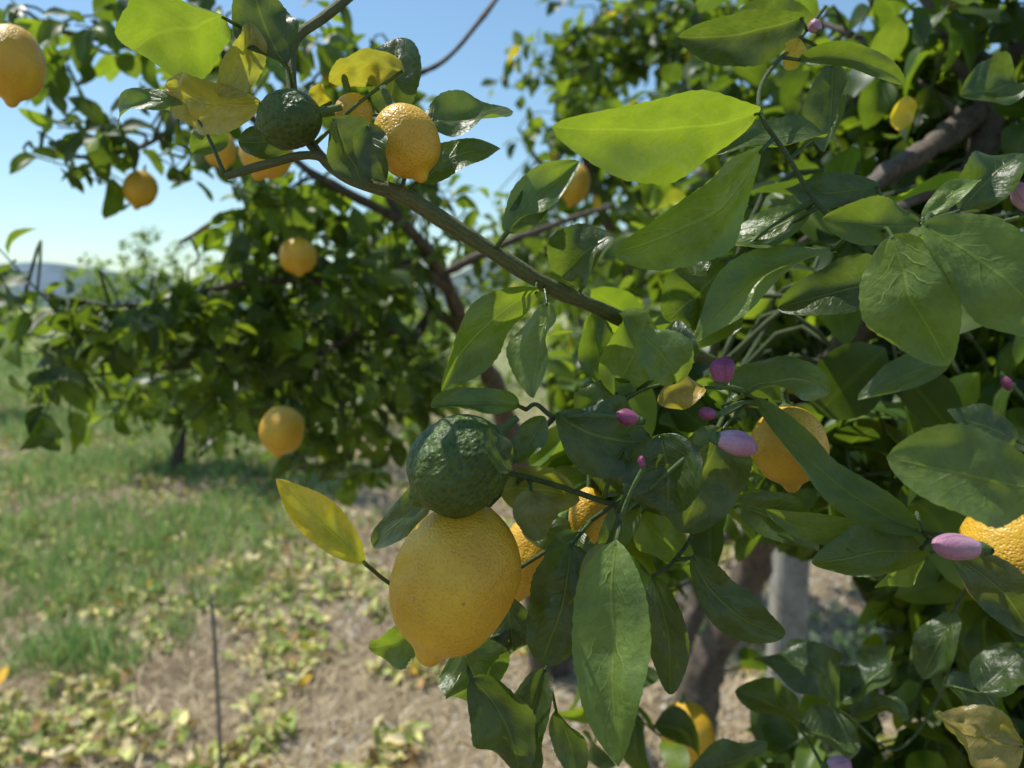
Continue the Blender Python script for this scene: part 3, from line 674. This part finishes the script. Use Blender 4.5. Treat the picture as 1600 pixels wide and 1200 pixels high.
# second tree
b2=at(870,1055,3.3); root2=empty('lemon_tree',(b2[0],b2[1],0),label='lemon tree with dark crown and drooping fruiting limbs',category='tree',group='lemon trees in the orchard')
def L2(nm,lst,**k): return limb(nm,lst,root2,M_BARK,.4,10,hero=False)
A1=L2('trunk',[(865,1200,3.3,54),(860,1050,3.3,38),(830,820,3.05,26),(785,640,2.6,17),(735,530,2.3,14),(690,430,2.05,11)])
A2=L2('branch',[(690,430,2.05,10),(630,350,1.75,8),(480,265,1.55,7),(330,130,1.45,5),(150,60,1.4,4),(-60,30,1.4,3)])
A3=L2('branch',[(700,450,2.1,9),(640,415,1.9,8),(560,440,1.85,7),(400,440,1.65,5),(200,478,1.55,3.5),(40,455,1.45,2)])
A4=L2('branch',[(735,530,2.3,10),(680,490,2.2,9),(640,530,2.1,8),(580,510,2.0,6),(480,560,1.85,5),(340,565,1.7,4),(120,590,1.5,2)])
A5=L2('branch',[(690,430,2.05,8),(780,385,2.1,6),(870,350,2.2,5),(960,320,2.3,4)])
A6=L2('branch',[(630,350,1.75,6),(560,200,1.7,5),(620,130,1.75,5),(700,90,1.8,4),(790,-20,1.9,4)])
A7=L2('branch',[(330,130,1.45,5),(240,220,1.45,4),(130,245,1.4,3),(50,230,1.35,1.5)])
A8=L2('branch',[(560,440,1.85,6),(500,350,1.8,5),(380,330,1.7,4),(280,380,1.6,3)])
crown(root2,[(480,450,1.85,190,100,.3,48),(310,490,1.65,130,60,.25,20),(130,510,1.5,100,50,.2,8),(80,590,1.35,100,25,.1,4),(40,440,1.3,50,40,.06,2),(560,590,2.0,130,90,.3,34),(430,340,1.7,130,70,.3,20),(340,600,1.7,140,55,.2,15),
  (290,220,1.5,100,50,.25,9),(130,70,1.45,120,50,.25,8),(100,240,1.35,60,25,.1,3),(330,70,1.45,130,60,.25,12),(560,110,1.6,90,90,.25,13),(650,420,2.2,120,90,.3,22),(530,710,1.9,70,55,.15,9),(640,300,1.9,70,60,.2,9),(850,400,2.3,110,50,.3,12),(660,600,2.4,70,60,.2,9)],
  [A1,A2,A3,A4,A5,A6,A7,A8],[(C_DARK,6),(C_MID,5),(C_PALE,1.6),(C_LIGHT,3.5),(C_BLUE,.8)],5,(.06,.092),.3)
# third tree
b3=at(1010,900,4.6); root3=empty('lemon_tree',(b3[0],b3[1],0),label='tall leafy lemon tree with open crown against sky',category='tree',group='lemon trees in the orchard')
def L3(nm,lst): return limb(nm,lst,root3,M_BARK,.3,10,hero=False)
x3=1010
C1=L3('trunk',[(x3,1040,4.6,26),(x3+5,800,4.5,20),(x3-10,600,4.3,16),(x3-20,450,4.1,13)])
C2=L3('branch',[(x3-20,450,4.1,10),(930,300,3.9,8),(900,160,3.7,5),(930,30,3.6,3)])
C3=L3('branch',[(x3-20,450,4.1,10),(1060,300,4,8),(1090,120,3.9,5),(1120,-40,3.9,3)])
C4=L3('branch',[(930,300,3.9,6),(850,260,3.8,4),(810,200,3.7,2)])
crown(root3,[(950,60,3.7,130,70,.4,40),(890,190,3.7,80,60,.4,22),(1080,60,3.9,130,110,.4,56),(1000,260,3.9,140,90,.4,56),(840,330,3.8,90,50,.4,18),(960,420,4.1,180,60,.5,44),(1120,330,4,150,150,.5,56),(850,100,3.7,60,50,.3,9),(1000,560,4.3,150,60,.5,30)],
  [C1,C2,C3,C4],[(C_DARK,3.5),(C_MID,5),(C_PALE,2.5),(C_LIGHT,4.5),(C_YEL,.15)],8,(.08,.12),.5)
def orchard_tree(X,Y,Ht,seed,label):
    r0=empty('lemon_tree',(X,Y,0),label=label,category='tree',group='lemon trees in the orchard')
    rr=random.Random(seed)
    P=[np.array([X,Y,-.05]),np.array([X+.05,Y,Ht*.2]),np.array([X-.03,Y,Ht*.4])]
    V,Fc,U=tube(P,[.07,.055,.05],10,4,.3); mesh_obj('trunk',V,Fc,M_BARK,uv=U,parent=r0)
    r=np.random.default_rng(seed); nT=200; O=[];A=[];N=[]
    cl=[np.array([rr.uniform(-1,1)*Ht*.34,rr.uniform(-1,1)*Ht*.32,Ht*rr.uniform(.28,.85)]) for _ in range(12)]
    tw=Geo()
    for c in cl:
        V,Fc,U=tube([P[2],P[2]*.5+np.array([X,Y,0])*.5+c*.5+np.array([0,0,.05]),np.array([X,Y,0])+c],[.035,.022,.008],6,3); tw.add(V,Fc,U)
        for _ in range(nT//12):
            q=c+unit(r.normal(size=3))*Ht*.2*r.random()**.4; dn=unit(r.normal(size=3))
            for i in range(9):
                O.append(np.array([X,Y,0])+q+dn*.03*(i-4)+r.normal(size=3)*.02); A.append(r.normal(size=3)+np.array([0,0,-.2])); N.append(np.array([0,0,1])+r.normal(size=3)*.6)
    V,Fc,U=tw.arrays(); mesh_obj('branches',V,Fc,M_BARK,uv=U,parent=r0)
    O=np.array(O);n=len(O);L=r.uniform(.08,.13,n)
    pal=np.array([C_DARK,C_MID,C_PALE,C_LIGHT]); tint=pal[r.choice(4,n,p=[.15,.35,.25,.25])]*r.uniform(.8,1.6,(n,1))
    P_,Fc,uv,tt=leaf_batch(O,np.array(A),np.array(N),L,L*.5,r.uniform(.1,1,n),r.uniform(0,.4,n),tint,4,(-1,0,1))
    mesh_obj('crown',P_,Fc,M_CROWN,tt,uv,parent=r0,kind='stuff')
for i,(X,Y,Ht) in enumerate([(-5.0,12,2.6),(-7.3,11,2.0),(-9.2,12.5,2.1),(-1.2,10,2.0),(.9,9.0,2.4),(2.9,7,2.8),(4.7,7,2.7),(3.1,5.3,2.3),(-13,19,2.3),(-9.5,19,2.4),(-3.3,20,2.4),(.5,16,2.5),(5,13,2.8),(-16.5,26,2.5),(-12,30,2.6),(-7,32,2.6),(-3.1,7.3,1.8),(-1.9,7.0,2.0)]):
    orchard_tree(X,Y,Ht,100+i,'rounded leafy lemon tree standing in the orchard row')

# ------------------------------------------------------------ post and stake
m,nt,_,_=newmat('weathered_concrete'); tc=nd(nt,'ShaderNodeTexCoord').outputs['Object']
c=mixc(nt,mrange(nt,noise_(nt,tc,9,6,.75),.35,.65,0,1),(.20,.18,.15),(.44,.41,.36)); out(nt,principled(nt,c,.9,bump_(nt,noise_(nt,tc,80,5,.7),.9,.005)))
pb=at(1218,1180,2.65); V=[];hw=.05; zs=[-.1,.0,.5,1.0,1.6,2.2,2.26,2.28]
for k_,z in enumerate(zs):
    s=hw*(1 if z<2.25 else .75); bev=.012; x0=.02*z
    for (sx_,sy_) in [(-1,-1),(1,-1),(1,1),(-1,1)]:
        a_=(sx_*s,sy_*(s-bev)); b_=(sx_*(s-bev),sy_*s)
        pr=[a_,b_] if sx_*sy_>0 else [b_,a_]
        for q_ in pr: V.append((pb[0]+q_[0]+x0,pb[1]+q_[1],z))
Fc=[(i*8+j,i*8+(j+1)%8,(i+1)*8+(j+1)%8,(i+1)*8+j) for i in range(len(zs)-1) for j in range(8)]; Fc.append(tuple(range(56,64)))
mesh_obj('concrete_post',V,Fc,m,smooth=False,label='weathered grey concrete post beside the tree trunk',category='post')
sb=at(343,1190,2.45); m,nt,_,_=newmat('stake_grey_brown'); tc=nd(nt,'ShaderNodeTexCoord').outputs['Object']
out(nt,principled(nt,mixc(nt,noise_(nt,tc,60,3),(.16,.135,.10),(.28,.24,.18)),.8))
zt=at(340,920,2.45)[2]; z0=gz(sb[0],sb[1])
V,Fc,U=tube([(sb[0],sb[1],z0-.05),(sb[0]+.003,sb[1],z0+.2),(sb[0]-.002,sb[1],zt-.1),(sb[0]-.006,sb[1],zt-.05),(sb[0]-.004,sb[1],zt)],[.007,.0065,.006,.006,.003],12,4)
mesh_obj('slim_stake',V,Fc,m,uv=U,label='slim grey stake standing in the dry ground',category='stake')  # thin stake put in for an unidentified dark upright streak

# ------------------------------------------------------------ camera
cd=bpy.data.cameras.new('camera'); cd.sensor_width=36; cd.lens=F/1600*36; cd.clip_start=.02; cd.clip_end=3000
cd.dof.use_dof=True; cd.dof.focus_distance=.42; cd.dof.aperture_fstop=8.0
co=link(bpy.data.objects.new('camera',cd)); co.location=Vector(CAM); co.rotation_euler=(math.radians(90)-PITCH,0,0); scene.camera=co
print('leaves',leafcount,'crown',n)
